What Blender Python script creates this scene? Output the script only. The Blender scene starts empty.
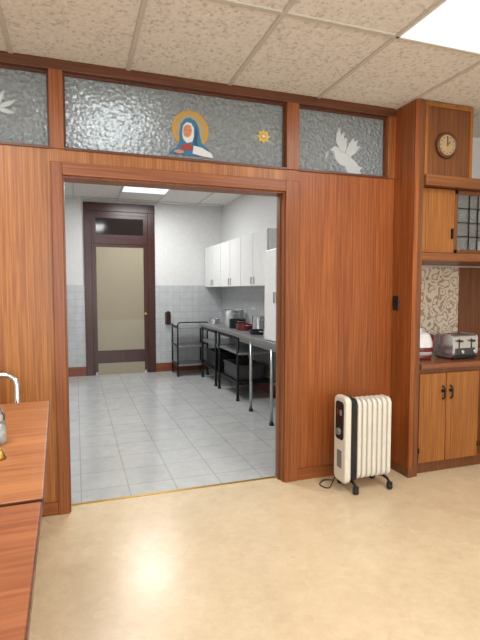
import bpy, bmesh, math, random
from mathutils import Vector, Matrix
random.seed(4)
scene = bpy.context.scene
try:
    scene.view_settings.view_transform = 'Standard'
    scene.view_settings.look = 'None'
except Exception:
    pass
COL = scene.collection

# ------------------------------------------------------------------ materials
def srgb(r, g, b):
    def f(c):
        c /= 255.0
        return c / 12.92 if c <= 0.04045 else ((c + 0.055) / 1.055) ** 2.4
    return (f(r), f(g), f(b), 1.0)

def newmat(name):
    m = bpy.data.materials.new(name)
    m.use_nodes = True
    nt = m.node_tree
    return m, nt, nt.nodes["Principled BSDF"]

def coords(nt, scale=(1, 1, 1), rot=(0, 0, 0)):
    tc = nt.nodes.new("ShaderNodeTexCoord")
    mp = nt.nodes.new("ShaderNodeMapping")
    mp.inputs["Scale"].default_value = scale
    mp.inputs["Rotation"].default_value = rot
    nt.links.new(tc.outputs["Object"], mp.inputs["Vector"])
    return mp.outputs["Vector"]

def noise(nt, vec, scale=1, detail=3, rough=0.5):
    n = nt.nodes.new("ShaderNodeTexNoise")
    n.inputs["Scale"].default_value = scale
    n.inputs["Detail"].default_value = detail
    n.inputs["Roughness"].default_value = rough
    nt.links.new(vec, n.inputs["Vector"])
    return n.outputs["Fac"]

def ramp(nt, fac, stops):
    r = nt.nodes.new("ShaderNodeValToRGB")
    el = r.color_ramp.elements
    el[0].position, el[0].color = stops[0]
    el[1].position, el[1].color = stops[-1]
    for p, c in stops[1:-1]:
        e = el.new(p); e.color = c
    nt.links.new(fac, r.inputs["Fac"])
    return r.outputs["Color"]

def mixc(nt, fac, a, b, mode='MIX'):
    m = nt.nodes.new("ShaderNodeMix")
    m.data_type = 'RGBA'; m.blend_type = mode
    if isinstance(fac, float): m.inputs[0].default_value = fac
    else: nt.links.new(fac, m.inputs[0])
    for s, v in ((6, a), (7, b)):
        if isinstance(v, tuple): m.inputs[s].default_value = v
        else: nt.links.new(v, m.inputs[s])
    return m.outputs[2]

def bump(nt, bsdf, h, strength=0.2, dist=0.01):
    b = nt.nodes.new("ShaderNodeBump")
    b.inputs["Strength"].default_value = strength
    b.inputs["Distance"].default_value = dist
    nt.links.new(h, b.inputs["Height"])
    nt.links.new(b.outputs["Normal"], bsdf.inputs["Normal"])

def plain(name, col, rough=0.5, metal=0.0, spec=0.5, bumps=None):
    m, nt, b = newmat(name)
    n = noise(nt, coords(nt), 25, 2)
    dark = tuple(c * 0.93 for c in col[:3]) + (1,)
    c = ramp(nt, n, [(0.3, dark), (0.7, col)])
    nt.links.new(c, b.inputs["Base Color"])
    b.inputs["Roughness"].default_value = rough
    b.inputs["Metallic"].default_value = metal
    b.inputs["Specular IOR Level"].default_value = spec
    if bumps: bump(nt, b, noise(nt, coords(nt), bumps[0], 3), bumps[1], 0.005)
    return m

def wood(name, c_dark, c_light, axis='z', rough=0.4, fine=85):
    m, nt, b = newmat(name)
    lo = {'x': (1.5, fine, fine), 'y': (fine, 1.5, fine), 'z': (fine, fine, 1.5)}[axis]
    md = {'x': (0.35, 7, 7), 'y': (7, 0.35, 7), 'z': (7, 7, 0.35)}[axis]
    n1 = noise(nt, coords(nt, lo), 1, 5, 0.7)
    n2 = noise(nt, coords(nt, md), 1, 2, 0.5)
    dd = tuple(c * 0.82 for c in c_dark[:3]) + (1,)
    mid = tuple((a + d) / 2 for a, d in zip(c_dark, c_light))
    a = ramp(nt, n1, [(0.32, dd), (0.44, c_dark), (0.54, mid), (0.66, c_light)])
    d = ramp(nt, n2, [(0.3, (0.86, 0.83, 0.81, 1)), (0.7, (1.10, 1.10, 1.10, 1))])
    c = mixc(nt, 1.0, a, d, 'MULTIPLY')
    nt.links.new(c, b.inputs["Base Color"])
    b.inputs["Roughness"].default_value = rough
    bump(nt, b, n1, 0.05, 0.002)
    return m

M_WALLWOOD = wood("teak_veneer", srgb(148, 88, 38), srgb(182, 122, 64), 'z')
M_WALLWOOD_R = wood("teak_veneer_red", srgb(132, 69, 28), srgb(164, 96, 46), 'z')
M_TRIMV = wood("trim_wood_vertical", srgb(128, 68, 28), srgb(158, 95, 48), 'z')
M_TRIMH = wood("trim_wood_horizontal", srgb(128, 68, 28), srgb(158, 95, 48), 'x')
M_TRIMTOP = wood("trim_wood_dark", srgb(84, 44, 24), srgb(110, 64, 38), 'x')
M_CABW = wood("cabinet_wood", srgb(138, 82, 32), srgb(170, 112, 54), 'z')
M_CABWD = wood("cabinet_wood_dark", srgb(104, 60, 30), srgb(132, 82, 46), 'z')
M_CABH = wood("cabinet_wood_horizontal", srgb(120, 70, 34), srgb(150, 96, 52), 'x')
M_COUNTER = wood("counter_laminate", srgb(122, 70, 42), srgb(150, 96, 64), 'x', 0.25)
M_TABLE = wood("table_laminate", srgb(156, 94, 50), srgb(186, 124, 74), 'x', 0.38, 40)
M_TABLE2 = wood("table_laminate_red", srgb(142, 80, 44), srgb(170, 106, 66), 'x', 0.38, 40)
M_TABEDGE = wood("table_edge", srgb(84, 46, 28), srgb(108, 64, 40), 'x')
M_MAHOG = wood("mahogany_dark", srgb(52, 20, 17), srgb(74, 32, 26), 'z', 0.3)
M_BASEK = wood("kitchen_baseboard_wood", srgb(120, 60, 34), srgb(148, 84, 50), 'x', 0.35)

M_WHITEWALL = plain("painted_wall_white", srgb(220, 221, 221), 0.6, bumps=(60, 0.05))
M_CREAM = plain("painted_wall_cream", srgb(228, 225, 217), 0.6)
M_GRID = plain("ceiling_tbar_cream", srgb(204, 199, 190), 0.45)
M_WHITE = plain("white_enamel", srgb(232, 233, 233), 0.3)
M_HEAT = plain("heater_enamel", srgb(224, 220, 208), 0.32)
M_BLACK = plain("black_plastic", srgb(22, 22, 24), 0.4)
M_BLACKMET = plain("black_metal", srgb(34, 34, 36), 0.4, 0.6)
M_STEEL = plain("stainless_steel", srgb(190, 192, 194), 0.35, 0.9)
M_STEELTOP = plain("stainless_steel_top", srgb(172, 174, 176), 0.36, 0.75)
M_CHROME = plain("chrome", srgb(225, 226, 228), 0.14, 1.0)
M_BRUSH = plain("brushed_chrome", srgb(215, 216, 218), 0.25, 0.85)
M_BRASS = plain("brass", srgb(190, 155, 80), 0.35, 1.0)
M_RED = plain("red_enamel", srgb(110, 28, 28), 0.3)
M_GREY = plain("grey_plastic", srgb(120, 122, 124), 0.5)
M_DGREY = plain("dark_grey_plastic", srgb(66, 66, 70), 0.5)
M_VINYL = plain("chair_vinyl", srgb(90, 52, 34), 0.5)
M_CLOCKFACE = plain("clock_face", srgb(170, 144, 108), 0.5)
M_CLOCKRIM = wood("clock_rim_wood", srgb(80, 46, 26), srgb(104, 64, 38), 'x')

M_CEIL, nt, b = newmat("acoustic_tile")
v = coords(nt)
n = noise(nt, v, 42, 4, 0.65)
c = ramp(nt, n, [(0.34, srgb(188, 184, 177)), (0.45, srgb(224, 221, 215)), (0.7, srgb(238, 236, 231))])
nt.links.new(c, b.inputs["Base Color"]); b.inputs["Roughness"].default_value = 0.9
bump(nt, b, n, 0.45, 0.012)

M_LINO, nt, b = newmat("linoleum_beige")
v = coords(nt)
n = noise(nt, v, 9.0, 9, 0.78)
n3 = noise(nt, v, 1.6, 3, 0.5)
c = ramp(nt, n, [(0.3, srgb(202, 181, 148)), (0.5, srgb(213, 193, 160)), (0.7, srgb(222, 204, 173))])
k = ramp(nt, n3, [(0.3, (0.95, 0.94, 0.93, 1)), (0.7, (1.03, 1.03, 1.03, 1))])
nt.links.new(mixc(nt, 1.0, c, k, 'MULTIPLY'), b.inputs["Base Color"])
b.inputs["Specular IOR Level"].default_value = 0.5
r = nt.nodes.new("ShaderNodeMapRange")
r.inputs["To Min"].default_value = 0.19; r.inputs["To Max"].default_value = 0.34
nt.links.new(noise(nt, v, 2.0, 3), r.inputs["Value"]); nt.links.new(r.outputs[0], b.inputs["Roughness"])

def tile_mat(name, size, c1, c2, mortar, ms, rough, vertical=False):
    m, nt, b = newmat(name)
    tc = nt.nodes.new("ShaderNodeTexCoord")
    vec = tc.outputs["Object"]
    if vertical:
        s = nt.nodes.new("ShaderNodeSeparateXYZ"); nt.links.new(vec, s.inputs[0])
        a = nt.nodes.new("ShaderNodeMath"); a.operation = 'ADD'
        nt.links.new(s.outputs[0], a.inputs[0]); nt.links.new(s.outputs[1], a.inputs[1])
        cb = nt.nodes.new("ShaderNodeCombineXYZ")
        nt.links.new(a.outputs[0], cb.inputs[0]); nt.links.new(s.outputs[2], cb.inputs[1])
        vec = cb.outputs[0]
    br = nt.nodes.new("ShaderNodeTexBrick")
    br.offset = 0.0; br.squash = 1.0
    br.inputs["Scale"].default_value = 1.0
    br.inputs["Brick Width"].default_value = size
    br.inputs["Row Height"].default_value = size
    br.inputs["Mortar Size"].default_value = ms
    br.inputs["Mortar Smooth"].default_value = 0.2
    br.inputs["Color1"].default_value = c1
    br.inputs["Color2"].default_value = c2
    br.inputs["Mortar"].default_value = mortar
    nt.links.new(vec, br.inputs["Vector"])
    n = noise(nt, coords(nt), 9, 6, 0.7)
    k = ramp(nt, n, [(0.3, (0.88, 0.885, 0.89, 1)), (0.65, (1.05, 1.05, 1.05, 1))])
    nt.links.new(mixc(nt, 1.0, br.outputs["Color"], k, 'MULTIPLY'), b.inputs["Base Color"])
    b.inputs["Roughness"].default_value = rough
    return m
M_KFLOOR = tile_mat("kitchen_floor_tile", 0.34, srgb(184, 187, 187), srgb(190, 192, 192), srgb(163, 165, 165), 0.005, 0.17)
M_KTILE = tile_mat("kitchen_wall_tile", 0.12, srgb(188, 192, 194), srgb(193, 197, 199), srgb(170, 175, 178), 0.004, 0.3, True)

M_GLASS, nt, b = newmat("hammered_frosted_glass")
vo = nt.nodes.new("ShaderNodeTexVoronoi"); vo.feature = 'SMOOTH_F1'
vo.inputs["Scale"].default_value = 46
nt.links.new(coords(nt), vo.inputs["Vector"])
bump(nt, b, vo.outputs["Distance"], 1.0, 0.016)
b.inputs["Base Color"].default_value = srgb(150, 158, 162)
b.inputs["Roughness"].default_value = 0.30
b.inputs["Transmission Weight"].default_value = 0.35
b.inputs["IOR"].default_value = 1.45

M_CLEAR, nt, b = newmat("clear_glass")
b.inputs["Base Color"].default_value = (0.85, 0.9, 0.9, 1)
b.inputs["Roughness"].default_value = 0.05
b.inputs["Transmission Weight"].default_value = 0.9
M_DARKGL = plain("dark_glass", srgb(40, 34, 34), 0.08)
M_BEIGEGL = plain("obscure_beige_glass", srgb(152, 142, 120), 0.4)
M_BEIGEGL2 = plain("obscure_beige_glass_low", srgb(160, 151, 131), 0.4)

M_FLORAL, nt, b = newmat("floral_backsplash")
v = coords(nt)
vo = nt.nodes.new("ShaderNodeTexVoronoi"); vo.inputs["Scale"].default_value = 9
nd = nt.nodes.new("ShaderNodeTexNoise"); nd.inputs["Scale"].default_value = 9
nt.links.new(v, nd.inputs["Vector"])
ad = nt.nodes.new("ShaderNodeVectorMath"); ad.operation = 'MULTIPLY_ADD'
ad.inputs[1].default_value = (0.16, 0.16, 0.16)
nt.links.new(nd.outputs["Color"], ad.inputs[0]); nt.links.new(v, ad.inputs[2])
nt.links.new(ad.outputs[0], vo.inputs["Vector"])
wv = nt.nodes.new("ShaderNodeMath"); wv.operation = 'SINE'
mu = nt.nodes.new("ShaderNodeMath"); mu.operation = 'MULTIPLY'; mu.inputs[1].default_value = 20
nt.links.new(vo.outputs["Distance"], mu.inputs[0]); nt.links.new(mu.outputs[0], wv.inputs[0])
c = ramp(nt, wv.outputs[0], [(0.1, srgb(212, 202, 188)), (0.45, srgb(196, 180, 158)), (0.8, srgb(162, 136, 110))])
nt.links.new(c, b.inputs["Base Color"]); b.inputs["Roughness"].default_value = 0.5

def emis(name, col, s):
    m, nt, b = newmat(name)
    b.inputs["Base Color"].default_value = (0.9, 0.9, 0.9, 1)
    b.inputs["Emission Color"].default_value = col
    b.inputs["Emission Strength"].default_value = s
    return m
M_LIGHT = emis("light_diffuser", (0.84, 0.94, 1.0, 1), 0.95)
M_FILLGLOW = emis("fill_window_glow", (0.92, 0.96, 1.0, 1), 1.2)  # glowing pane of the added rear window, not a known source

# ------------------------------------------------------------------ geometry helpers
def finish(me, name, mat, parent, loc, smooth=False):
    if mat is not None: me.materials.append(mat)
    if smooth:
        for p in me.polygons: p.use_smooth = True
    o = bpy.data.objects.new(name, me)
    COL.objects.link(o)
    o.location = loc
    if parent: o.parent = parent
    return o

def grp(name, loc=(0, 0, 0), rz=0, sc=(1, 1, 1)):
    e = bpy.data.objects.new(name, None)
    e.empty_display_size = 0.1
    COL.objects.link(e); e.location = loc; e.rotation_euler = (0, 0, rz); e.scale = sc
    return e

def box(name, p0, p1, mat, parent=None, bev=0, seg=2):
    c = [(a + d) / 2 for a, d in zip(p0, p1)]
    s = [abs(d - a) for a, d in zip(p0, p1)]
    bm = bmesh.new(); bmesh.ops.create_cube(bm, size=1)
    bmesh.ops.scale(bm, vec=s, verts=bm.verts)
    if bev:
        bmesh.ops.bevel(bm, geom=bm.edges[:], offset=bev, segments=seg, affect='EDGES', profile=0.5)
    me = bpy.data.meshes.new(name); bm.to_mesh(me); bm.free()
    return finish(me, name, mat, parent, c)

def boxes(name, lst, mat, parent=None, bev=0):
    bm = bmesh.new()
    for p0, p1 in lst:
        c = Vector([(a + d) / 2 for a, d in zip(p0, p1)])
        s = [abs(d - a) for a, d in zip(p0, p1)]
        t = bmesh.new(); bmesh.ops.create_cube(t, size=1)
        bmesh.ops.scale(t, vec=s, verts=t.verts)
        if bev: bmesh.ops.bevel(t, geom=t.edges[:], offset=bev, segments=2, affect='EDGES', profile=0.5)
        bmesh.ops.translate(t, vec=c, verts=t.verts)
        tm = bpy.data.meshes.new("t"); t.to_mesh(tm); t.free()
        bm.from_mesh(tm); bpy.data.meshes.remove(tm)
    me = bpy.data.meshes.new(name); bm.to_mesh(me); bm.free()
    return finish(me, name, mat, parent, (0, 0, 0))

def cyl(name, c, r, h, mat, parent=None, axis='z', r2=None, n=32, bev=0):
    bm = bmesh.new()
    bmesh.ops.create_cone(bm, cap_ends=True, segments=n, radius1=r, radius2=r if r2 is None else r2, depth=h)
    if bev:
        es = [e for e in bm.edges if any(len(f.verts) > 4 for f in e.link_faces)]
        bmesh.ops.bevel(bm, geom=es, offset=bev, segments=2, affect='EDGES', profile=0.5)
    rot = {'z': Matrix(), 'x': Matrix.Rotation(math.pi / 2, 4, 'Y'), 'y': Matrix.Rotation(math.pi / 2, 4, 'X')}[axis]
    bmesh.ops.transform(bm, matrix=rot, verts=bm.verts)
    me = bpy.data.meshes.new(name); bm.to_mesh(me); bm.free()
    for p in me.polygons:
        if len(p.vertices) <= 4: p.use_smooth = True
    return finish(me, name, mat, parent, c)

def lathe(name, prof, mat, parent=None, loc=(0, 0, 0), n=40, axis='z'):
    bm = bmesh.new()
    vs = [bm.verts.new((r, 0, z)) for r, z in prof]
    es = [bm.edges.new((vs[i], vs[i + 1])) for i in range(len(vs) - 1)]
    bmesh.ops.spin(bm, geom=vs + es, cent=(0, 0, 0), axis=(0, 0, 1), angle=2 * math.pi, steps=n)
    bmesh.ops.remove_doubles(bm, verts=bm.verts, dist=1e-5)
    bmesh.ops.recalc_face_normals(bm, faces=bm.faces)
    if axis == 'y':
        bmesh.ops.transform(bm, matrix=Matrix.Rotation(math.pi / 2, 4, 'X'), verts=bm.verts)
    me = bpy.data.meshes.new(name); bm.to_mesh(me); bm.free()
    return finish(me, name, mat, parent, loc, True)

def tube(name, pts, r, mat, parent=None, loc=(0, 0, 0), res=8, fillet=0.0, cyclic=False):
    P = [Vector(p) for p in pts]
    if fillet > 0:
        out = [P[0]]
        for i in range(1, len(P) - 1):
            a, b_, c = P[i - 1], P[i], P[i + 1]
            d1 = (a - b_); d2 = (c - b_)
            f = min(fillet, d1.length * 0.49, d2.length * 0.49)
            s = b_ + d1.normalized() * f; e = b_ + d2.normalized() * f
            for k in range(7):
                t = k / 6
                out.append(s.lerp(b_, t).lerp(b_.lerp(e, t), t))
        out.append(P[-1]); P = out
    cu = bpy.data.curves.new(name, 'CURVE'); cu.dimensions = '3D'
    sp = cu.splines.new('POLY'); sp.points.add(len(P) - 1)
    for i, p in enumerate(P): sp.points[i].co = (*p, 1)
    sp.use_cyclic_u = cyclic
    cu.bevel_depth = r; cu.bevel_resolution = 4; cu.use_fill_caps = True
    o = bpy.data.objects.new(name, cu); COL.objects.link(o)
    me = bpy.data.meshes.new_from_object(o)
    bpy.data.objects.remove(o)
    return finish(me, name, mat, parent, loc, True)

def plate(name, pts, th, mat, parent=None, loc=(0, 0, 0), plane='xz', bev=0):
    bm = bmesh.new()
    if plane == 'xz': vs = [bm.verts.new((a, -th / 2, c)) for a, c in pts]; d = (0, th, 0)
    else: vs = [bm.verts.new((-th / 2, a, c)) for a, c in pts]; d = (th, 0, 0)
    f = bm.faces.new(vs)
    r = bmesh.ops.extrude_face_region(bm, geom=[f])
    bmesh.ops.translate(bm, vec=d, verts=[g for g in r['geom'] if isinstance(g, bmesh.types.BMVert)])
    bmesh.ops.recalc_face_normals(bm, faces=bm.faces)
    if bev:
        es = [e for e in bm.edges if any(len(f.verts) > 4 for f in e.link_faces)]
        bmesh.ops.bevel(bm, geom=es, offset=bev, segments=3, affect='EDGES', profile=0.5)
    me = bpy.data.meshes.new(name); bm.to_mesh(me); bm.free()
    return finish(me, name, mat, parent, loc)

def rrect(w, z0, z1, r, n=6):
    pts = []
    for cx, cz, a0 in ((w / 2 - r, z1 - r, 0), (-w / 2 + r, z1 - r, 90), (-w / 2 + r, z0 + r, 180), (w / 2 - r, z0 + r, 270)):
        for k in range(n + 1):
            a = math.radians(a0 + 90 * k / n)
            pts.append((cx + r * math.cos(a), cz + r * math.sin(a)))
    return pts

def circ(cx, cz, r, n=32, ry=None):
    ry = ry or r
    return [(cx + r * math.cos(2 * math.pi * k / n), cz + ry * math.sin(2 * math.pi * k / n)) for k in range(n)]

# ------------------------------------------------------------------ dimensions
OX0, OX1, OZ = -0.064, 1.49, 2.21
GZ0, GZ1 = 2.375, 2.86
CF, CK = 2.925, 3.02
XL, XR, YB = -3.2, 4.1, -6.2
KX0, KX1, KY = -2.0, 2.6, 5.3

# ------------------------------------------------------------------ shell
box("floor", (XL, YB, -0.1), (XR, 0.11, 0), M_LINO)
box("floor_kitchen", (KX0, 0.11, -0.1), (KX1 + 0.1, KY, 0.0), M_KFLOOR)
box("trim_threshold", (OX0, 0.09, 0), (OX1, 0.115, 0.004), M_BRASS)
box("ceiling", (XL, YB, CF), (XR, 0.0, CF + 0.12), M_CEIL)
box("ceiling_kitchen", (KX0, 0.15, CK), (KX1 + 0.1, KY, CK + 0.1), M_CEIL)
box("wall_left", (XL - 0.1, YB, 0), (XL, 0.15, CF), M_CREAM)
box("wall_right", (XR, YB, 0), (XR + 0.1, 0.45, CF), M_CREAM)
box("wall_rear", (XL, YB - 0.1, 0), (XR, YB, CF), M_CREAM)
boxes("wall_partition", [((XL, 0, 0), (OX0, 0.15, OZ)), ((XL, 0, OZ), (OX1, 0.15, GZ0))], M_WALLWOOD)
boxes("wall_partition_right", [((OX1, 0, 0), (2.48, 0.15, GZ0))], M_WALLWOOD_R)
box("wall_partition_top", (XL, 0.0, CF), (2.6, 0.15, CK + 0.1), M_WHITEWALL)
boxes("wall_niche", [((2.48, 0.35, 0), (XR, 0.45, CF)), ((2.48, 0.15, 0), (2.52, 0.35, CF))], M_WHITEWALL)
box("ceiling_niche", (2.48, 0.0, CF), (XR, 0.45, CF + 0.1), M_CEIL)
box("floor_niche", (2.48, 0.11, -0.1), (XR, 0.45, 0), M_LINO)

box("wall_kitchen_back", (KX0, KY, 0), (KX1, KY + 0.12, CK), M_WHITEWALL)
box("wall_kitchen_right", (KX1, 0.46, 0), (KX1 + 0.1, KY, CK), M_WHITEWALL)
box("wall_kitchen_left", (KX0 - 0.1, 0.15, 0), (KX0, KY, CK), M_WHITEWALL)
boxes("wall_kitchen_tiling", [((KX0, KY - 0.012, 0.14), (0.15, KY, 1.56)), ((1.35, KY - 0.012, 0.14), (KX1, KY, 1.56)),
                        ((KX1 - 0.012, 0.46, 0.14), (KX1, KY - 0.012, 1.56))], M_KTILE)
boxes("baseboard_kitchen", [((KX0, KY - 0.02, 0), (0.15, KY, 0.16)), ((1.35, KY - 0.02, 0), (KX1, KY, 0.16)),
                            ((KX1 - 0.02, 0.46, 0), (KX1, KY - 0.02, 0.16))], M_BASEK)

boxes("trim_opening", [((OX0 - 0.07, -0.025, 0), (OX0, 0.0, OZ + 0.08)), ((OX1, -0.025, 0), (OX1 + 0.11, 0.0, OZ + 0.08))], M_TRIMV, bev=0.004)
boxes("trim_opening_head", [((OX0, -0.025, OZ), (OX1, 0, OZ + 0.08)), ], M_TRIMH, bev=0.004)
boxes("trim_jamb", [((OX0, 0.0, 0), (OX0 + 0.008, 0.13, OZ)), ((OX1 - 0.01, 0.0, 0), (OX1, 0.13, OZ)),
                    ((OX0 + 0.008, 0, OZ - 0.01), (OX1 - 0.01, 0.15, OZ))], M_TRIMV)
boxes("trim_stop", [((OX1 - 0.02, 0.05, 0), (OX1 - 0.01, 0.075, OZ))], M_CABWD)
boxes("baseboard_front", [((XL, -0.02, 0), (OX0 - 0.07, 0, 0.085)), ((OX1 + 0.11, -0.02, 0), (2.45, 0, 0.085))], M_TRIMH, bev=0.004)

mulls = [(-3.2, -3.1), (-1.70, -1.60), (-0.135, -0.05), (1.50, 1.60), (2.385, 2.48)]
boxes("trim_transom_mullions", [((a, -0.012, GZ0), (b_, 0.12, GZ1)) for a, b_ in mulls], M_TRIMV, bev=0.003)
boxes("trim_transom_rail", [((XL, -0.012, GZ1), (2.48, 0.15, CF))], M_TRIMTOP, bev=0.003)
boxes("trim_transom_sill", [((mulls[i][1], -0.012, GZ0 - 0.004), (mulls[i + 1][0], 0.03, GZ0 + 0.012)) for i in range(4)], M_TRIMTOP)
for i in range(4):
    x0, x1 = mulls[i][1], mulls[i + 1][0]
    g = grp("window_%d" % (i + 1), ((x0 + x1) / 2, 0.05, (GZ0 + GZ1) / 2))
    w, h = (x1 - x0) / 2, (GZ1 - GZ0) / 2
    box("glass_pane", (-w, -0.004, -h), (w, 0.004, h), M_GLASS, g)
    boxes("glazing_bead", [((-w, -0.02, h - 0.014), (w, -0.004, h)), ((-w, -0.02, -h + 0.016), (-w + 0.012, -0.004, h - 0.014)),
                           ((w - 0.012, -0.02, -h + 0.016), (w, -0.004, h - 0.014))], M_TRIMTOP, g)

bars = []
xs = [1.757 + 0.7 * k for k in range(-7, 4)]
ys = [-0.93 - 1.4 * k for k in range(0, 4)]
for x in xs: bars.append(((x - 0.014, YB, CF - 0.008), (x + 0.014, -0.012, CF)))
for y in ys: bars.append(((XL, y - 0.014, CF - 0.0085), (XR, y + 0.014, CF)))
boxes("trim_ceiling_grid", bars, M_GRID)
kb = []
for x in [-1.4, -0.7, 0.0, 0.7, 1.4, 2.1]: kb.append(((x - 0.014, 0.15, CK - 0.008), (x + 0.014, KY, CK)))
for y in [0.9, 2.3, 3.7, 5.1]: kb.append(((KX0, y - 0.014, CK - 0.0085), (KX1, y + 0.014, CK)))
boxes("trim_ceiling_grid_kitchen", kb, M_GRID)

# ------------------------------------------------------------------ lights
def panel_light(x0, x1, y0, y1, z, power, col=(1, 0.985, 0.965)):
    g = grp("ceiling_light_panel", ((x0 + x1) / 2, (y0 + y1) / 2, z))
    w, d = (x1 - x0) / 2, (y1 - y0) / 2
    box("diffuser", (-w + 0.015, -d + 0.015, -0.006), (w - 0.015, d - 0.015, -0.001), M_LIGHT, g)
    boxes("frame", [((-w, -d, -0.012), (-w + 0.015, d, 0)), ((w - 0.015, -d, -0.012), (w, d, 0)),
                    ((-w, -d, -0.012), (w, -d + 0.015, 0)), ((-w, d - 0.015, -0.012), (w, d, 0))], M_WHITE, g)
    L = bpy.data.lights.new("lamp", 'AREA'); L.shape = 'RECTANGLE'
    L.size = (x1 - x0) * 0.95; L.size_y = (y1 - y0) * 0.95; L.energy = power; L.color = col
    o = bpy.data.objects.new("lamp", L); COL.objects.link(o); o.location = (0, 0, -0.015); o.parent = g
panel_light(1.757, 2.457, -2.33, -0.93, CF - 0.001, 29)
panel_light(-1.043, -0.343, -2.33, -0.93, CF - 0.001, 29)
panel_light(1.757, 2.457, -5.13, -3.73, CF - 0.001, 30)
panel_light(-1.043, -0.343, -5.13, -3.73, CF - 0.001, 30)
panel_light(0.7, 1.4, 3.75, 4.45, CK - 0.001, 44, (1, 0.995, 0.98))
panel_light(0.0, 0.7, 0.95, 2.25, CK - 0.001, 48, (1, 0.995, 0.98))

g = grp("window_5", (0.6, YB, 1.65))  # unseen rear window, added to brighten the ceiling and light the walls frontally
box("pane", (-1.5, 0.0, -0.75), (1.5, 0.01, 0.75), M_FILLGLOW, g)
boxes("frame", [((-1.58, 0, -0.83), (-1.5, 0.05, 0.83)), ((1.5, 0, -0.83), (1.58, 0.05, 0.83)), ((-1.5, 0, 0.75), (1.5, 0.05, 0.83)),
                ((-1.5, 0, -0.83), (1.5, 0.07, -0.75)), ((-0.52, 0, -0.75), (-0.48, 0.03, 0.75)), ((0.48, 0, -0.75), (0.52, 0.03, 0.75))], M_TRIMH, g)
L = bpy.data.lights.new("added_fill_lamp", 'AREA'); L.shape = 'RECTANGLE'; L.size = 2.9; L.size_y = 1.45; L.energy = 105; L.color = (0.98, 0.99, 1)  # fill lamp added at the invented window behind the camera
o = bpy.data.objects.new("added_fill_lamp", L); COL.objects.link(o); o.location = (0, 0.06, 0); o.rotation_euler = (math.radians(90), 0, 0); o.parent = g

# ------------------------------------------------------------------ glass decorations
yg = 0.05 - 0.004
M_HALO = plain("decal_halo", srgb(170, 150, 108), 0.5)
M_HALOR = plain("decal_gold", srgb(190, 146, 54), 0.5)
M_BLUE = plain("decal_blue", srgb(42, 112, 155), 0.5)
M_BLUED = plain("decal_blue_dark", srgb(30, 74, 110), 0.5)
M_WHT = plain("decal_white", srgb(214, 217, 218), 0.5)
M_SKIN = plain("decal_skin", srgb(200, 134, 98), 0.5)
M_DRED = plain("decal_red", srgb(150, 60, 44), 0.5)
M_YEL = plain("decal_yellow", srgb(206, 176, 84), 0.5)
M_FROST = plain("decal_frost", srgb(184, 192, 195), 0.6)
g = grp("madonna_glass_sticker", (0.775, yg, 2.60))
plate("halo", circ(0.01, 0.0, 0.130, 40), 0.003, M_HALOR, g, (0, -0.002, 0))
plate("halo_inner", circ(0.01, 0.0, 0.108, 40), 0.003, M_HALO, g, (0, -0.005, 0))
plate("veil", [(-0.14, -0.175), (-0.125, -0.15), (-0.09, -0.135), (-0.07, -0.09), (-0.07, -0.03), (-0.06, 0.03), (-0.03, 0.07), (0.005, 0.08),
               (0.045, 0.06), (0.07, 0.015), (0.075, -0.04), (0.09, -0.09), (0.135, -0.125), (0.16, -0.175), (0.06, -0.18), (-0.04, -0.18)], 0.003, M_BLUE, g, (0, -0.008, 0))
plate("veil_fold", [(0.045, 0.03), (0.06, -0.02), (0.055, -0.09), (0.085, -0.15), (0.065, -0.17), (0.03, -0.10), (0.038, -0.03)], 0.003, M_BLUED, g, (0, -0.0105, 0))
plate("wimple", [(-0.052, -0.035), (-0.045, 0.02), (-0.02, 0.045), (0.012, 0.042), (0.032, 0.01), (0.032, -0.045), (0.02, -0.085), (-0.02, -0.095), (-0.045, -0.07)], 0.003, M_WHT, g, (0, -0.011, 0))
plate("face", [(-0.045, -0.03), (-0.04, 0.01), (-0.02, 0.03), (0.008, 0.024), (0.018, -0.01), (0.008, -0.045), (-0.015, -0.06), (-0.038, -0.05)], 0.003, M_SKIN, g, (0, -0.014, 0))
plate("eye_1", circ(-0.028, -0.008, 0.006, 12, 0.003), 0.002, M_BLUED, g, (0, -0.0165, 0))
plate("eye_2", circ(-0.002, -0.010, 0.006, 12, 0.003), 0.002, M_BLUED, g, (0, -0.0165, 0))
plate("mouth", circ(-0.017, -0.040, 0.007, 12, 0.003), 0.002, M_DRED, g, (0, -0.0165, 0))
plate("robe_front", [(-0.06, -0.115), (-0.02, -0.10), (0.015, -0.105), (0.02, -0.14), (-0.02, -0.15), (-0.06, -0.14)], 0.003, M_DRED, g, (0, -0.0115, 0))
plate("shawl", [(0.03, -0.11), (0.09, -0.12), (0.16, -0.155), (0.17, -0.185), (0.10, -0.18), (0.02, -0.165)], 0.003, M_WHT, g, (0, -0.013, 0))
plate("hands", circ(-0.075, -0.16, 0.035, 20, 0.012), 0.003, M_SKIN, g, (0, -0.0145, 0))

g = grp("star_glass_sticker", (1.335, yg, 2.61))
pts = []
for k in range(16):
    a = math.pi * k / 8; r_ = 0.056 if k % 2 == 0 else 0.034
    pts.append((r_ * math.cos(a), r_ * math.sin(a)))
plate("star", pts, 0.003, M_YEL, g, (0, -0.002, 0))
plate("star_ring", circ(0, 0, 0.022, 16), 0.002, M_HALOR, g, (0, -0.0035, 0))
plate("star_center", circ(0, 0, 0.011, 16), 0.003, M_WHT, g, (0, -0.005, 0))

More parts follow.
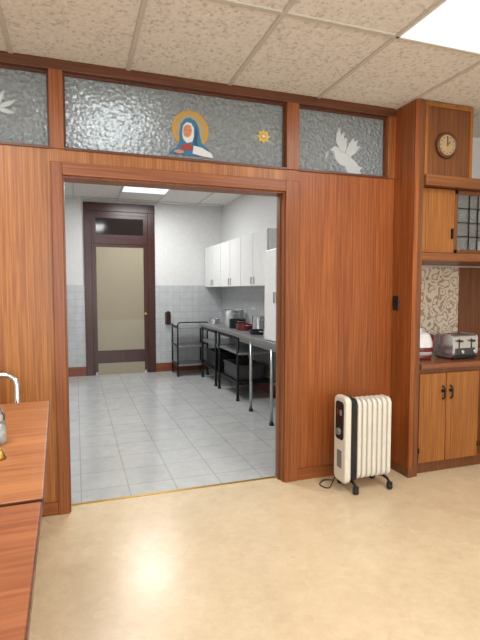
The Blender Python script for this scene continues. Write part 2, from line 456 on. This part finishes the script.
g = grp("dove_glass_sticker", (2.0, yg, 2.545), 0, (1.2, 1, 1.0))
plate("body", [(-0.075, 0.035), (-0.055, 0.055), (-0.03, 0.045), (0.0, 0.02), (0.05, -0.01), (0.10, -0.05), (0.14, -0.11), (0.09, -0.115),
               (0.04, -0.10), (-0.02, -0.085), (-0.055, -0.04), (-0.06, 0.01), (-0.095, 0.022)], 0.002, M_FROST, g, (0, -0.0015, 0))
plate("wing_left", [(-0.02, 0.03), (-0.05, 0.09), (-0.045, 0.15), (-0.025, 0.20), (-0.01, 0.14), (0.005, 0.17), (0.012, 0.11), (0.03, 0.13), (0.03, 0.04), (0.01, 0.0)], 0.002, M_FROST, g, (0, -0.003, 0))
plate("wing_right", [(0.02, 0.01), (0.045, 0.08), (0.085, 0.14), (0.085, 0.10), (0.115, 0.12), (0.105, 0.07), (0.135, 0.07), (0.10, 0.02), (0.06, -0.02)], 0.002, M_FROST, g, (0, -0.0045, 0))
plate("tail", [(0.06, -0.07), (0.15, -0.09), (0.13, -0.12), (0.15, -0.14), (0.10, -0.145), (0.04, -0.15), (0.02, -0.10)], 0.002, M_FROST, g, (0, -0.0035, 0))
plate("branch", [(-0.09, 0.02), (-0.12, -0.01), (-0.13, -0.06), (-0.12, -0.055), (-0.11, -0.015)], 0.002, M_FROST, g, (0, -0.003, 0))

g = grp("flower_glass_sticker", (-0.46, yg, 2.60))
specs = [(92, 0.16, 0.022, 0), (60, 0.13, 0.03, 0.01), (122, 0.14, 0.03, -0.01), (25, 0.13, 0.03, 0.02), (155, 0.12, 0.03, -0.02), (-15, 0.11, 0.03, 0.02), (200, 0.09, 0.03, -0.02)]
for i, (ang, L_, w, ox) in enumerate(specs):
    a = math.radians(ang); ca, sa = math.cos(a), math.sin(a)
    base = [(0, 0), (L_ * 0.35, w * 0.5), (L_ * 0.65, w * 0.55), (L_, w * 0.3), (L_ * 0.65, -w * 0.35), (L_ * 0.35, -w * 0.4)]
    plate("petal_%d" % (i + 1), [((p * ca - q * sa + ox), (p * sa + q * ca)) for p, q in base], 0.002, M_FROST, g, (0, -0.0015 - 0.0008 * i, 0))

# ------------------------------------------------------------------ built-in cupboard (right)
YF = -0.25
W = XR - 2.48 - 0.01
D = 0.60 - 0.004
SC = (1, 1, 1.02)
g = grp("trim_cupboard_side", (2.475, YF, 0))
box("side_panel", (-0.02, 0.0, 0.0), (0.02, 0.245, CF - 0.002), M_WALLWOOD_R, g, 0.002)
box("side_panel_foot", (-0.028, -0.008, 0.0), (0.02, 0.23, 0.07), M_CABWD, g, 0.002)
box("stile", (0.02, -0.002, 0.0), (0.062, 0.02, CF - 0.01), M_CABWD, g, 0.002)
box("side_inner", (0.045, 0.02, 0.90), (0.06, D - 0.02, 1.70), M_CABW, g)
g = grp("wall_niche_lining", (2.48, YF, 0), 0, SC)
box("backsplash_floral", (0.06, D - 0.012, 0.89), (0.98, D, 1.66), M_FLORAL, g)
box("backsplash_wood", (0.98, D - 0.02, 0.89), (W, D, 1.66), M_CABWD, g)

g = grp("kitchenette_base_cabinet", (2.48, YF, 0), 0, SC)
box("toe_kick", (0.065, 0.05, 0.0), (W, 0.07, 0.09), M_CABWD, g)
box("base_carcass", (0.065, 0.02, 0.09), (W, D, 0.84), M_CABWD, g)
box("countertop", (0.065, -0.02, 0.84), (W, D, 0.88), M_COUNTER, g, 0.004)
dx = [(0.07, 0.325), (0.332, 0.66), (0.70, 1.03), (1.037, 1.36)]
for i, (a, b_) in enumerate(dx):
    box("base_door_%d" % (i + 1), (a, 0.0, 0.10), (b_, 0.02, 0.80), M_CABW, g, 0.004)
    hx = b_ - 0.035 if i % 2 == 0 else a + 0.035
    cyl("pull_rose_%d" % (i + 1), (hx, -0.003, 0.66), 0.014, 0.006, M_BLACKMET, g, 'y')
    tube("pull_%d" % (i + 1), [(hx, -0.004, 0.70), (hx, -0.026, 0.685), (hx, -0.026, 0.61), (hx, -0.004, 0.595)], 0.006, M_BLACKMET, g, fillet=0.012)
    box("hinge_%d" % (i + 1), ((a if i % 2 == 0 else b_) - 0.004, -0.004, 0.18), ((a if i % 2 == 0 else b_) + 0.004, 0.004, 0.22), M_BLACKMET, g)

g = grp("kitchenette_wall_cabinet", (2.48, YF, 0), 0, SC)
box("shelf_lower", (0.06, 0.0, 1.675), (W, D, 1.735), M_CABH, g, 0.003)
box("upper_top", (0.06, -0.03, 2.235), (W, D, 2.315), M_CABH, g, 0.004)
box("upper_back", (0.06, D - 0.02, 1.735), (W, D, 2.235), M_CABWD, g)
boxes("upper_dividers", [((0.38, 0.06, 1.735), (0.40, D - 0.02, 2.235)), ((0.93, 0.06, 1.735), (0.95, D - 0.02, 2.235))], M_CABWD, g)
box("upper_door", (0.065, 0.04, 1.74), (0.400, 0.06, 2.23), M_CABW, g, 0.004)
box("upper_door_pull", (0.365, 0.02, 1.85), (0.378, 0.04, 1.93), M_BLACKMET, g, 0.003)
gx0, gx1 = 0.402, 0.94
boxes("glass_door_frame", [((gx0, 0.04, 1.74), (gx0 + 0.03, 0.06, 2.23)), ((gx1 - 0.03, 0.04, 1.74), (gx1, 0.06, 2.23)),
                           ((gx0, 0.04, 1.74), (gx1, 0.06, 1.77)), ((gx0, 0.04, 2.20), (gx1, 0.06, 2.23))], M_CABWD, g, 0.002)
boxes("glass_door_leading", [((gx0 + 0.03, 0.044, z), (gx1 - 0.03, 0.052, z + 0.006)) for z in (1.87, 1.98, 2.09)] +
      [((x, 0.044, 1.77), (x + 0.006, 0.052, 2.20)) for x in (0.55, 0.64, 0.73, 0.82)], M_BLACKMET, g)
box("glass_door_pane", (gx0 + 0.03, 0.053, 1.77), (gx1 - 0.03, 0.057, 2.20), M_CLEAR, g)
box("inner_shelf", (0.40, 0.08, 1.975), (0.93, D - 0.02, 1.985), M_CABWD, g)
box("upper_door_far", (0.955, 0.04, 1.74), (1.50, 0.06, 2.23), M_CABW, g, 0.004)
for lv, zz in enumerate((1.7355, 1.9855)):
    for k in range(8):
        lathe("tumbler_%d_%d" % (lv + 1, k + 1), [(0.0, 0.0), (0.026, 0.0), (0.034, 0.12), (0.031, 0.12), (0.024, 0.01), (0, 0.01)], M_WHITE if k % 3 == 0 else M_CLEAR, g,
              (0.47 + 0.11 * (k % 4), 0.16 + 0.14 * (k // 4), zz), n=20)
zt = 2.315 * 1.02
g = grp("wall_clock_bulkhead", (2.48, YF, 0))
box("panel", (0.062, 0.012, zt), (0.52, D, CF - 0.002), M_CABWD, g, 0.003)
boxes("frame", [((0.062, 0.0, zt), (0.085, 0.012, CF - 0.01)), ((0.495, 0.0, zt), (0.52, 0.012, CF - 0.01)),
                               ((0.085, 0.0, CF - 0.045), (0.495, 0.012, CF - 0.01))], M_CABW, g)

g = grp("wall_clock", (2.745, YF + 0.011, 2.60))
lathe("rim", [(0.0, 0.0), (0.098, 0.0), (0.102, 0.012), (0.095, 0.026), (0.082, 0.028), (0.076, 0.016), (0.0, 0.016)], M_CLOCKRIM, g, axis='y')
cyl("face", (0, -0.0175, 0), 0.077, 0.003, M_CLOCKFACE, g, 'y')
for k in range(12):
    a = math.pi * k / 6
    cyl("mark_%d" % (k + 1), (0.062 * math.sin(a), -0.0195, 0.062 * math.cos(a)), 0.0045, 0.002, M_BLACK, g, 'y', n=10)
plate("hour_hand", [(-0.004, -0.006), (0.004, -0.006), (0.030, 0.026), (0.024, 0.030)], 0.0015, M_BLACK, g, (0, -0.0205, 0))
plate("minute_hand", [(-0.003, -0.01), (0.003, -0.01), (0.004, 0.058), (-0.002, 0.058)], 0.0015, M_BLACK, g, (0, -0.0225, 0))
cyl("pin", (0, -0.022, 0), 0.006, 0.006, M_BRASS, g, 'y', n=12)

g = grp("light_switch", (2.454, -0.055, 1.375))
box("plate", (-0.006, -0.036, -0.058), (0.0, 0.036, 0.058), M_BLACK, g, 0.003)
box("toggle", (-0.018, -0.006, -0.012), (-0.006, 0.006, 0.012), M_BLACKMET, g, 0.002)

CT = 0.88 * 1.02 + 0.0005
g = grp("kettle", (2.765, 0.03, CT), 0, (1.15, 1.15, 1.2))
lathe("base", [(0.0, 0.0), (0.082, 0.0), (0.086, 0.012), (0.084, 0.03), (0.0, 0.03)], M_RED, g)
lathe("body", [(0.0, 0.03), (0.086, 0.03), (0.092, 0.07), (0.090, 0.12), (0.078, 0.155), (0.074, 0.16), (0.0, 0.16)], M_WHITE, g)
lathe("band", [(0.0925, 0.055), (0.0935, 0.062), (0.0935, 0.078), (0.0925, 0.085)], M_RED, g)
lathe("lid", [(0.076, 0.16), (0.074, 0.168), (0.05, 0.185), (0.015, 0.19), (0.012, 0.2), (0.016, 0.21), (0.0, 0.215)], M_WHITE, g)
tube("spout", [(-0.07, 0, 0.09), (-0.108, 0, 0.12), (-0.118, 0, 0.155)], 0.014, M_WHITE, g, fillet=0.03)
tube("handle", [(0.07, -0.01, 0.155), (0.115, -0.01, 0.165), (0.115, -0.01, 0.06), (0.083, -0.01, 0.045)], 0.011, M_RED, g, fillet=0.04)

g = grp("toaster", (3.09, -0.04, CT), math.radians(3), (0.97, 1, 1.05))
plate("shell", rrect(0.20, 0.02, 0.195, 0.035), 0.27, M_BRUSH, g, plane='yz', bev=0.006)
box("base", (-0.14, -0.10, 0.006), (0.14, 0.10, 0.03), M_BLACK, g, 0.006)
for s in (-1, 1):
    plate("end_cap_%d" % (1 if s < 0 else 2), rrect(0.205, 0.012, 0.20, 0.035), 0.010, M_BRUSH, g, (s * 0.139, 0, 0), plane='yz', bev=0.003)
boxes("slots", [((-0.11, -0.055, 0.19), (0.11, -0.03, 0.198)), ((-0.11, 0.03, 0.19), (0.11, 0.055, 0.198))], M_BLACK, g)
box("front_panel", (-0.115, -0.103, 0.035), (0.115, -0.0985, 0.09), M_DGREY, g, 0.002)
for k, xx in enumerate((-0.07, 0.07)):
    box("slider_slot_%d" % (k + 1), (xx - 0.005, -0.103, 0.09), (xx + 0.005, -0.0985, 0.165), M_BLACK, g)
    box("lever_%d" % (k + 1), (xx - 0.022, -0.125, 0.14), (xx + 0.022, -0.10, 0.155), M_BLACK, g, 0.004)
    cyl("knob_%d" % (k + 1), (xx + 0.025, -0.110, 0.062), 0.014, 0.018, M_CHROME, g, 'y', n=20)
for k, (xx, yy) in enumerate(((-0.11, -0.08), (0.11, -0.08), (-0.11, 0.08), (0.11, 0.08))):
    cyl("foot_%d" % (k + 1), (xx, yy, 0.004), 0.012, 0.008, M_BLACK, g, n=12)

# ------------------------------------------------------------------ oil radiator heater
g = grp("oil_radiator_heater", (2.015, -0.275, 0), 0, (1, 1, 1.01))
pitch = 0.043
x0 = -0.095
for k in range(7):
    xx = x0 + pitch * (k + 0.5)
    plate("fin_%d" % (k + 1), rrect(0.15, 0.085, 0.675, 0.045), 0.032, M_HEAT, g, (xx, 0, 0), plane='yz', bev=0.010)
    plate("fin_web_%d" % (k + 1), rrect(0.12, 0.10, 0.66, 0.04), 0.036, M_HEAT, g, (xx, 0, 0), plane='yz', bev=0.004)
for k, zz in enumerate((0.15, 0.61)):
    cyl("header_pipe_%d" % (k + 1), (0.055, 0, zz), 0.026, 0.30, M_HEAT, g, 'x')
plate("control_core", rrect(0.155, 0.075, 0.685, 0.04), 0.05, M_BLACK, g, (x0 - 0.027, 0, 0), plane='yz', bev=0.005)
plate("control_cover", rrect(0.17, 0.065, 0.70, 0.045), 0.05, M_HEAT, g, (x0 - 0.078, 0, 0), plane='yz', bev=0.014)
plate("control_panel", rrect(0.11, 0.38, 0.66, 0.03), 0.004, M_BLACK, g, (x0 - 0.104, 0, 0), plane='yz')
cyl("thermostat_knob", (x0 - 0.114, 0, 0.44), 0.026, 0.018, M_GREY, g, 'x', bev=0.003)
for k, yy in enumerate((-0.02, 0.02)):
    box("rocker_%d" % (k + 1), (x0 - 0.112, yy - 0.012, 0.56), (x0 - 0.105, yy + 0.012, 0.60), M_RED if k else M_GREY, g, 0.002)
box("label", (x0 - 0.1045, -0.03, 0.17), (x0 - 0.1025, 0.03, 0.30), M_GREY, g)
for k, xx in enumerate((x0 - 0.03, 0.165)):
    tube("foot_bar_%d" % (k + 1), [(xx, -0.11, 0.05), (xx, -0.08, 0.075), (xx, 0.08, 0.075), (xx, 0.11, 0.05)], 0.010, M_BLACKMET, g, fillet=0.02)
    for j, yy in enumerate((-0.11, 0.11)):
        cyl("caster_%d_%d" % (k + 1, j + 1), (xx, yy, 0.022), 0.022, 0.03, M_BLACK, g, 'x', n=24, bev=0.004)
        box("caster_fork_%d_%d" % (k + 1, j + 1), (xx - 0.019, yy - 0.014, 0.022), (xx + 0.019, yy + 0.014, 0.056), M_BLACK, g, 0.004)
tube("power_cord", [(x0 - 0.07, 0.07, 0.12), (x0 - 0.10, 0.10, 0.02), (x0 - 0.17, 0.02, 0.006), (x0 - 0.21, 0.12, 0.006), (x0 - 0.12, 0.20, 0.006), (x0 - 0.05, 0.16, 0.006)], 0.004, M_BLACK, g, fillet=0.06)

# ------------------------------------------------------------------ left tables
def table(loc, rz, w, l, mat):
    g = grp("folding_table", loc, rz)
    box("top", (-w, -l / 2, -0.026), (0, l / 2, 0), mat, g, 0.003)
    boxes("edge_band", [((-w - 0.003, -l / 2 - 0.003, -0.024), (0.003, -l / 2, -0.003)), ((-w - 0.003, l / 2, -0.024), (0.003, l / 2 + 0.003, -0.003)),
                        ((0, -l / 2, -0.024), (0.003, l / 2, -0.003)), ((-w - 0.003, -l / 2, -0.024), (-w, l / 2, -0.003))], M_TABEDGE, g)
    boxes("apron", [((-w + 0.07, -l / 2 + 0.07, -0.08), (-w + 0.09, l / 2 - 0.07, -0.026)), ((-0.11, -l / 2 + 0.07, -0.08), (-0.09, l / 2 - 0.07, -0.026))], M_BLACKMET, g)
    H = loc[2]
    for k, yy in enumerate((-l / 2 + 0.12, l / 2 - 0.12)):
        tube("leg_frame_%d" % (k + 1), [(-w + 0.12, yy, -H + 0.012), (-w + 0.12, yy, -0.04), (-0.14, yy, -0.04), (-0.14, yy, -H + 0.012)], 0.012, M_CHROME, g, fillet=0.04)
        tube("leg_brace_%d" % (k + 1), [(-w + 0.12, yy, -H + 0.25), (-0.14, yy, -H + 0.25)], 0.008, M_CHROME, g)
        for j, xx in enumerate((-w + 0.12, -0.14)):
            cyl("foot_%d_%d" % (k + 1, j + 1), (xx, yy, -H + 0.012), 0.016, 0.024, M_BLACK, g, n=16)
table((-0.114, -1.365, 0.93), math.radians(2), 0.80, 1.19, M_TABLE)
table((-0.086, -2.575, 0.928), math.radians(1), 0.80, 1.19, M_TABLE2)

g = grp("chrome_tube_chair", (-0.545, -0.365, 0))
tube("back_frame", [(-0.21, 0.02, 0.44), (-0.21, 0.12, 0.985), (0.21, 0.12, 0.985), (0.21, 0.02, 0.44)], 0.018, M_CHROME, g, fillet=0.08)
tube("left_legs", [(-0.21, 0.06, 0.012), (-0.21, 0.02, 0.46), (-0.21, -0.34, 0.46), (-0.21, -0.36, 0.012)], 0.012, M_CHROME, g, fillet=0.05)
tube("right_legs", [(0.21, 0.06, 0.012), (0.21, 0.02, 0.46), (0.21, -0.34, 0.46), (0.21, -0.36, 0.012)], 0.012, M_CHROME, g, fillet=0.05)
box("seat", (-0.21, -0.36, 0.465), (0.21, 0.04, 0.51), M_VINYL, g, 0.018, 3)
box("backrest", (-0.195, 0.050, 0.64), (0.195, 0.080, 0.80), M_VINYL, g, 0.012, 3)
for k, (xx, yy) in enumerate(((-0.21, 0.06), (0.21, 0.06), (-0.21, -0.36), (0.21, -0.36))):
    cyl("foot_%d" % (k + 1), (xx, yy, 0.008), 0.016, 0.016, M_BLACK, g, n=16)

g = grp("sugar_shaker", (-0.285, -1.43, 0.9305))
lathe("jar", [(0.0, 0.0), (0.036, 0.0), (0.04, 0.01), (0.036, 0.09), (0.0, 0.09)], M_CLEAR, g)
lathe("sugar", [(0.0, 0.004), (0.032, 0.004), (0.032, 0.06), (0.0, 0.06)], M_WHITE, g)
lathe("cap", [(0.038, 0.085), (0.038, 0.105), (0.025, 0.13), (0.008, 0.138), (0.0, 0.138)], M_CHROME, g)
g = grp("hand_bell", (-0.25, -1.60, 0.9305))
lathe("bell", [(0.0, 0.0), (0.026, 0.0), (0.022, 0.008), (0.015, 0.025), (0.006, 0.034), (0.0, 0.034)], M_BRASS, g)
lathe("handle", [(0.0, 0.034), (0.005, 0.036), (0.008, 0.05), (0.005, 0.062), (0.0, 0.066)], M_BLACK, g)

# ------------------------------------------------------------------ kitchen back door
g = grp("door_1", (0.75, KY, 0), 0, (1, 1, 1.01))
Y0 = -0.03
boxes("casing", [((-0.6, Y0, 0), (-0.475, 0, 2.93)), ((0.475, Y0, 0), (0.6, 0, 2.93)), ((-0.6, Y0 - 0.01, 2.80), (0.6, 0, 2.94))], M_MAHOG, g, 0.004)
boxes("inner_frame", [((-0.475, -0.018, 0), (-0.44, 0, 2.80)), ((0.44, -0.018, 0), (0.475, 0, 2.80)), ((-0.44, -0.024, 2.25), (0.44, 0, 2.36)),
                      ((-0.44, -0.018, 2.74), (0.44, 0, 2.80))], M_MAHOG, g, 0.003)
boxes("transom_sash", [((-0.44, -0.012, 2.36), (-0.40, 0, 2.74)), ((0.40, -0.012, 2.36), (0.44, 0, 2.74)), ((-0.40, -0.012, 2.36), (0.40, 0, 2.41)), ((-0.40, -0.012, 2.69), (0.40, 0, 2.74))], M_MAHOG, g)
box("transom_glass", (-0.40, -0.006, 2.41), (0.40, 0, 2.69), M_DARKGL, g)
boxes("leaf_rails", [((-0.44, -0.014, 0.05), (-0.40, 0, 2.25)), ((0.40, -0.014, 0.05), (0.44, 0, 2.25)), ((-0.40, -0.014, 2.20), (0.40, 0, 2.25)), ((-0.40, -0.014, 0.20), (0.40, 0, 0.42))], M_MAHOG, g, 0.002)
box("leaf_glass_upper", (-0.40, -0.006, 0.95), (0.40, 0, 2.20), M_BEIGEGL, g)
box("leaf_glass_lower", (-0.40, -0.0065, 0.42), (0.40, 0, 0.95), M_BEIGEGL2, g)
box("kick_plate", (-0.40, -0.02, 0.0), (0.40, 0, 0.20), M_BEIGEGL2, g)
cyl("knob", (0.42, -0.045, 1.05), 0.024, 0.03, M_BRASS, g, 'y', bev=0.006)
cyl("knob_stem", (0.42, -0.02, 1.05), 0.01, 0.03, M_BRASS, g, 'y')

g = grp("wall_telephone", (1.57, KY - 0.012, 0.98))
box("body", (-0.05, -0.045, -0.12), (0.05, 0, 0.10), M_VINYL, g, 0.01)
box("handset", (-0.03, -0.08, -0.10), (0.03, -0.045, 0.12), M_BLACK, g, 0.012)

# ------------------------------------------------------------------ kitchen wall cabinets
g = grp("kitchen_wall_cabinet", (KX1 - 0.013, 2.25, 0.03))
y1 = KY - 2.25 - 0.015
box("carcass", (-0.30, 0, 1.50), (0, y1, 2.22), M_WHITE, g)
n = 6; dw = y1 / n
for k in range(n):
    box("door_leaf_%d" % (k + 1), (-0.32, k * dw + 0.008, 1.505), (-0.30, (k + 1) * dw - 0.008, 2.215), M_WHITE, g, 0.003)
    hy = (k + 1) * dw - 0.05 if k % 2 == 0 else k * dw + 0.05
    box("pull_%d" % (k + 1), (-0.335, hy - 0.008, 1.53), (-0.32, hy + 0.008, 1.63), M_STEEL, g, 0.003)
box("seams", (-0.301, 0.002, 1.502), (-0.2995, y1 - 0.002, 2.218), M_GREY, g)

def worktable(name, x0, x1, y0, y1, h, legs, shelves=(), legmat=None):
    g = grp(name, ((x0 + x1) / 2, (y0 + y1) / 2, 0))
    legmat = legmat or M_STEEL
    w, d = (x1 - x0) / 2, (y1 - y0) / 2
    box("top", (-w, -d, h - 0.05), (w, d, h), M_STEELTOP, g, 0.006)
    boxes("rails", [((-w + 0.03, -d + 0.04, h - 0.10), (-w + 0.055, d - 0.04, h - 0.05))], legmat, g)
    for s, z in enumerate(shelves):
        box("under_shelf_%d" % (s + 1), (-w + 0.04, -d + 0.04, z), (w - 0.02, d - 0.04, z + 0.03), M_STEELTOP if s else M_BLACKMET, g, 0.004)
    for i, ly in enumerate(legs):
        for j, xx in enumerate((-w + 0.04, w - 0.04)):
            cyl("leg_%d_%d" % (i + 1, j + 1), (xx, ly - (y0 + y1) / 2, h / 2), 0.018, h - 0.05, legmat, g, n=20)
            cyl("leg_foot_%d_%d" % (i + 1, j + 1), (xx, ly - (y0 + y1) / 2, 0.015), 0.026, 0.03, M_BLACK, g, n=20)
    return g
worktable("steel_worktable", 1.96, 2.56, 0.95, 2.55, 0.92, [1.45, 2.1])
worktable("steel_worktable", 1.98, 2.56, 2.58, 3.60, 0.92, [2.66, 3.52], [0.22, 0.62], M_BLACKMET)
worktable("steel_worktable", 1.98, 2.56, 3.63, 4.60, 0.92, [3.71, 4.52], [0.22, 0.62], M_BLACKMET)
def crate(loc, w, d, h, mat):
    g = grp("storage_bin", loc)
    boxes("walls", [((-w, -d, 0), (w, d, 0.01)), ((-w, -d, 0), (-w + 0.01, d, h)), ((w - 0.01, -d, 0), (w, d, h)), ((-w, -d, 0), (w, -d + 0.01, h)), ((-w, d - 0.01, 0), (w, d, h))], mat, g, 0.002)
    boxes("rim", [((-w - 0.01, -d - 0.01, h - 0.02), (-w, d + 0.01, h)), ((w, -d - 0.01, h - 0.02), (w + 0.01, d + 0.01, h)), ((-w, -d - 0.01, h - 0.02), (w, -d, h)), ((-w, d, h - 0.02), (w, d + 0.01, h))], mat, g)

def cart(name, loc, w, d, h, shelves, mat, topmat):
    g = grp(name, loc)
    for i, (xx, yy) in enumerate(((-w, -d), (w, -d), (-w, d), (w, d))):
        cyl("post_%d" % (i + 1), (xx, yy, h / 2 + 0.04), 0.014, h - 0.08, mat, g, n=16)
        cyl("caster_%d" % (i + 1), (xx, yy, 0.04), 0.04, 0.025, M_BLACK, g, 'x', n=24)
    for i, z in enumerate(shelves):
        box("shelf_%d" % (i + 1), (-w - 0.01, -d - 0.01, z), (w + 0.01, d + 0.01, z + 0.02), topmat, g, 0.004)
        boxes("lip_%d" % (i + 1), [((-w - 0.014, -d - 0.014, z + 0.01), (-w - 0.006, d + 0.014, z + 0.05)), ((w + 0.006, -d - 0.014, z + 0.01), (w + 0.014, d + 0.014, z + 0.05))], mat, g)
    tube("handle", [(-w, -d, h), (-w, -d - 0.06, h + 0.05), (w, -d - 0.06, h + 0.05), (w, -d, h)], 0.010, mat, g, fillet=0.04)
    return g
cart("serving_cart", (1.89, 4.93, 0), 0.26, 0.24, 0.88, [0.82, 0.5, 0.18], M_BLACKMET, M_STEELTOP)

g = grp("countertop_storage_cabinet", (2.26, 1.35, 0.9205))
box("carcass", (-0.24, -0.32, 0.0), (0.27, 0.32, 1.0), M_WHITE, g, 0.006)
boxes("doors", [((-0.26, -0.315, 0.01), (-0.24, -0.004, 0.99)), ((-0.26, 0.004, 0.01), (-0.24, 0.315, 0.99))], M_WHITE, g, 0.003)
boxes("pulls", [((-0.275, -0.04, 0.42), (-0.26, -0.025, 0.54)), ((-0.275, 0.025, 0.42), (-0.26, 0.04, 0.54))], M_STEEL, g, 0.003)

TT = 0.9205
def pot(name, loc, r_, h, mat):
    g = grp(name, loc)
    lathe("body", [(0, 0), (r_ * 0.96, 0), (r_, 0.01), (r_, h), (r_ * 1.04, h + 0.004), (r_ * 0.95, h + 0.004), (r_ * 0.95, 0.02), (0, 0.02)], mat, g)
    for k, s in enumerate((-1, 1)):
        tube("handle_%d" % (k + 1), [(-0.04, s * r_ * 0.98, h * 0.8), (-0.04, s * (r_ + 0.035), h * 0.8), (0.04, s * (r_ + 0.035), h * 0.8), (0.04, s * r_ * 0.98, h * 0.8)], 0.006, M_STEEL, g, fillet=0.02)
    return g
pot("stock_pot", (2.36, 3.9, TT), 0.17, 0.24, M_BRUSH)
pot("saucepan", (2.25, 3.35, TT), 0.12, 0.13, M_BLACKMET)
pot("roasting_pot", (2.25, 3.0, TT), 0.13, 0.09, M_RED)
pot("frying_pan", (2.2, 2.35, TT), 0.12, 0.05, M_BLACKMET)
pot("saucepan", (2.2, 4.4, TT), 0.09, 0.08, M_BRUSH)
pot("stock_pot", (2.38, 2.74, TT), 0.12, 0.2, M_BRUSH)
pot("saucepan", (2.24, 1.95, TT), 0.13, 0.08, M_BRUSH)
crate((2.26, 4.1, 0.2505), 0.2, 0.3, 0.25, M_BLACK)
crate((2.26, 3.1, 0.2505), 0.2, 0.3, 0.2, M_DGREY)

# ------------------------------------------------------------------ world + camera
w = bpy.data.worlds.new("World"); scene.world = w; w.use_nodes = True
w.node_tree.nodes["Background"].inputs[0].default_value = (0.7, 0.75, 0.8, 1)
w.node_tree.nodes["Background"].inputs[1].default_value = 0.3
cam = bpy.data.cameras.new("camera"); co = bpy.data.objects.new("camera", cam); COL.objects.link(co)
cam.sensor_fit = 'VERTICAL'; cam.sensor_height = 36; cam.lens = 36 * 477 / 640
cam.clip_start = 0.02
co.location = (0, -3.3, 1.48)
co.rotation_euler = (math.radians(90 - 3.6), 0, -math.radians(19))
scene.camera = co
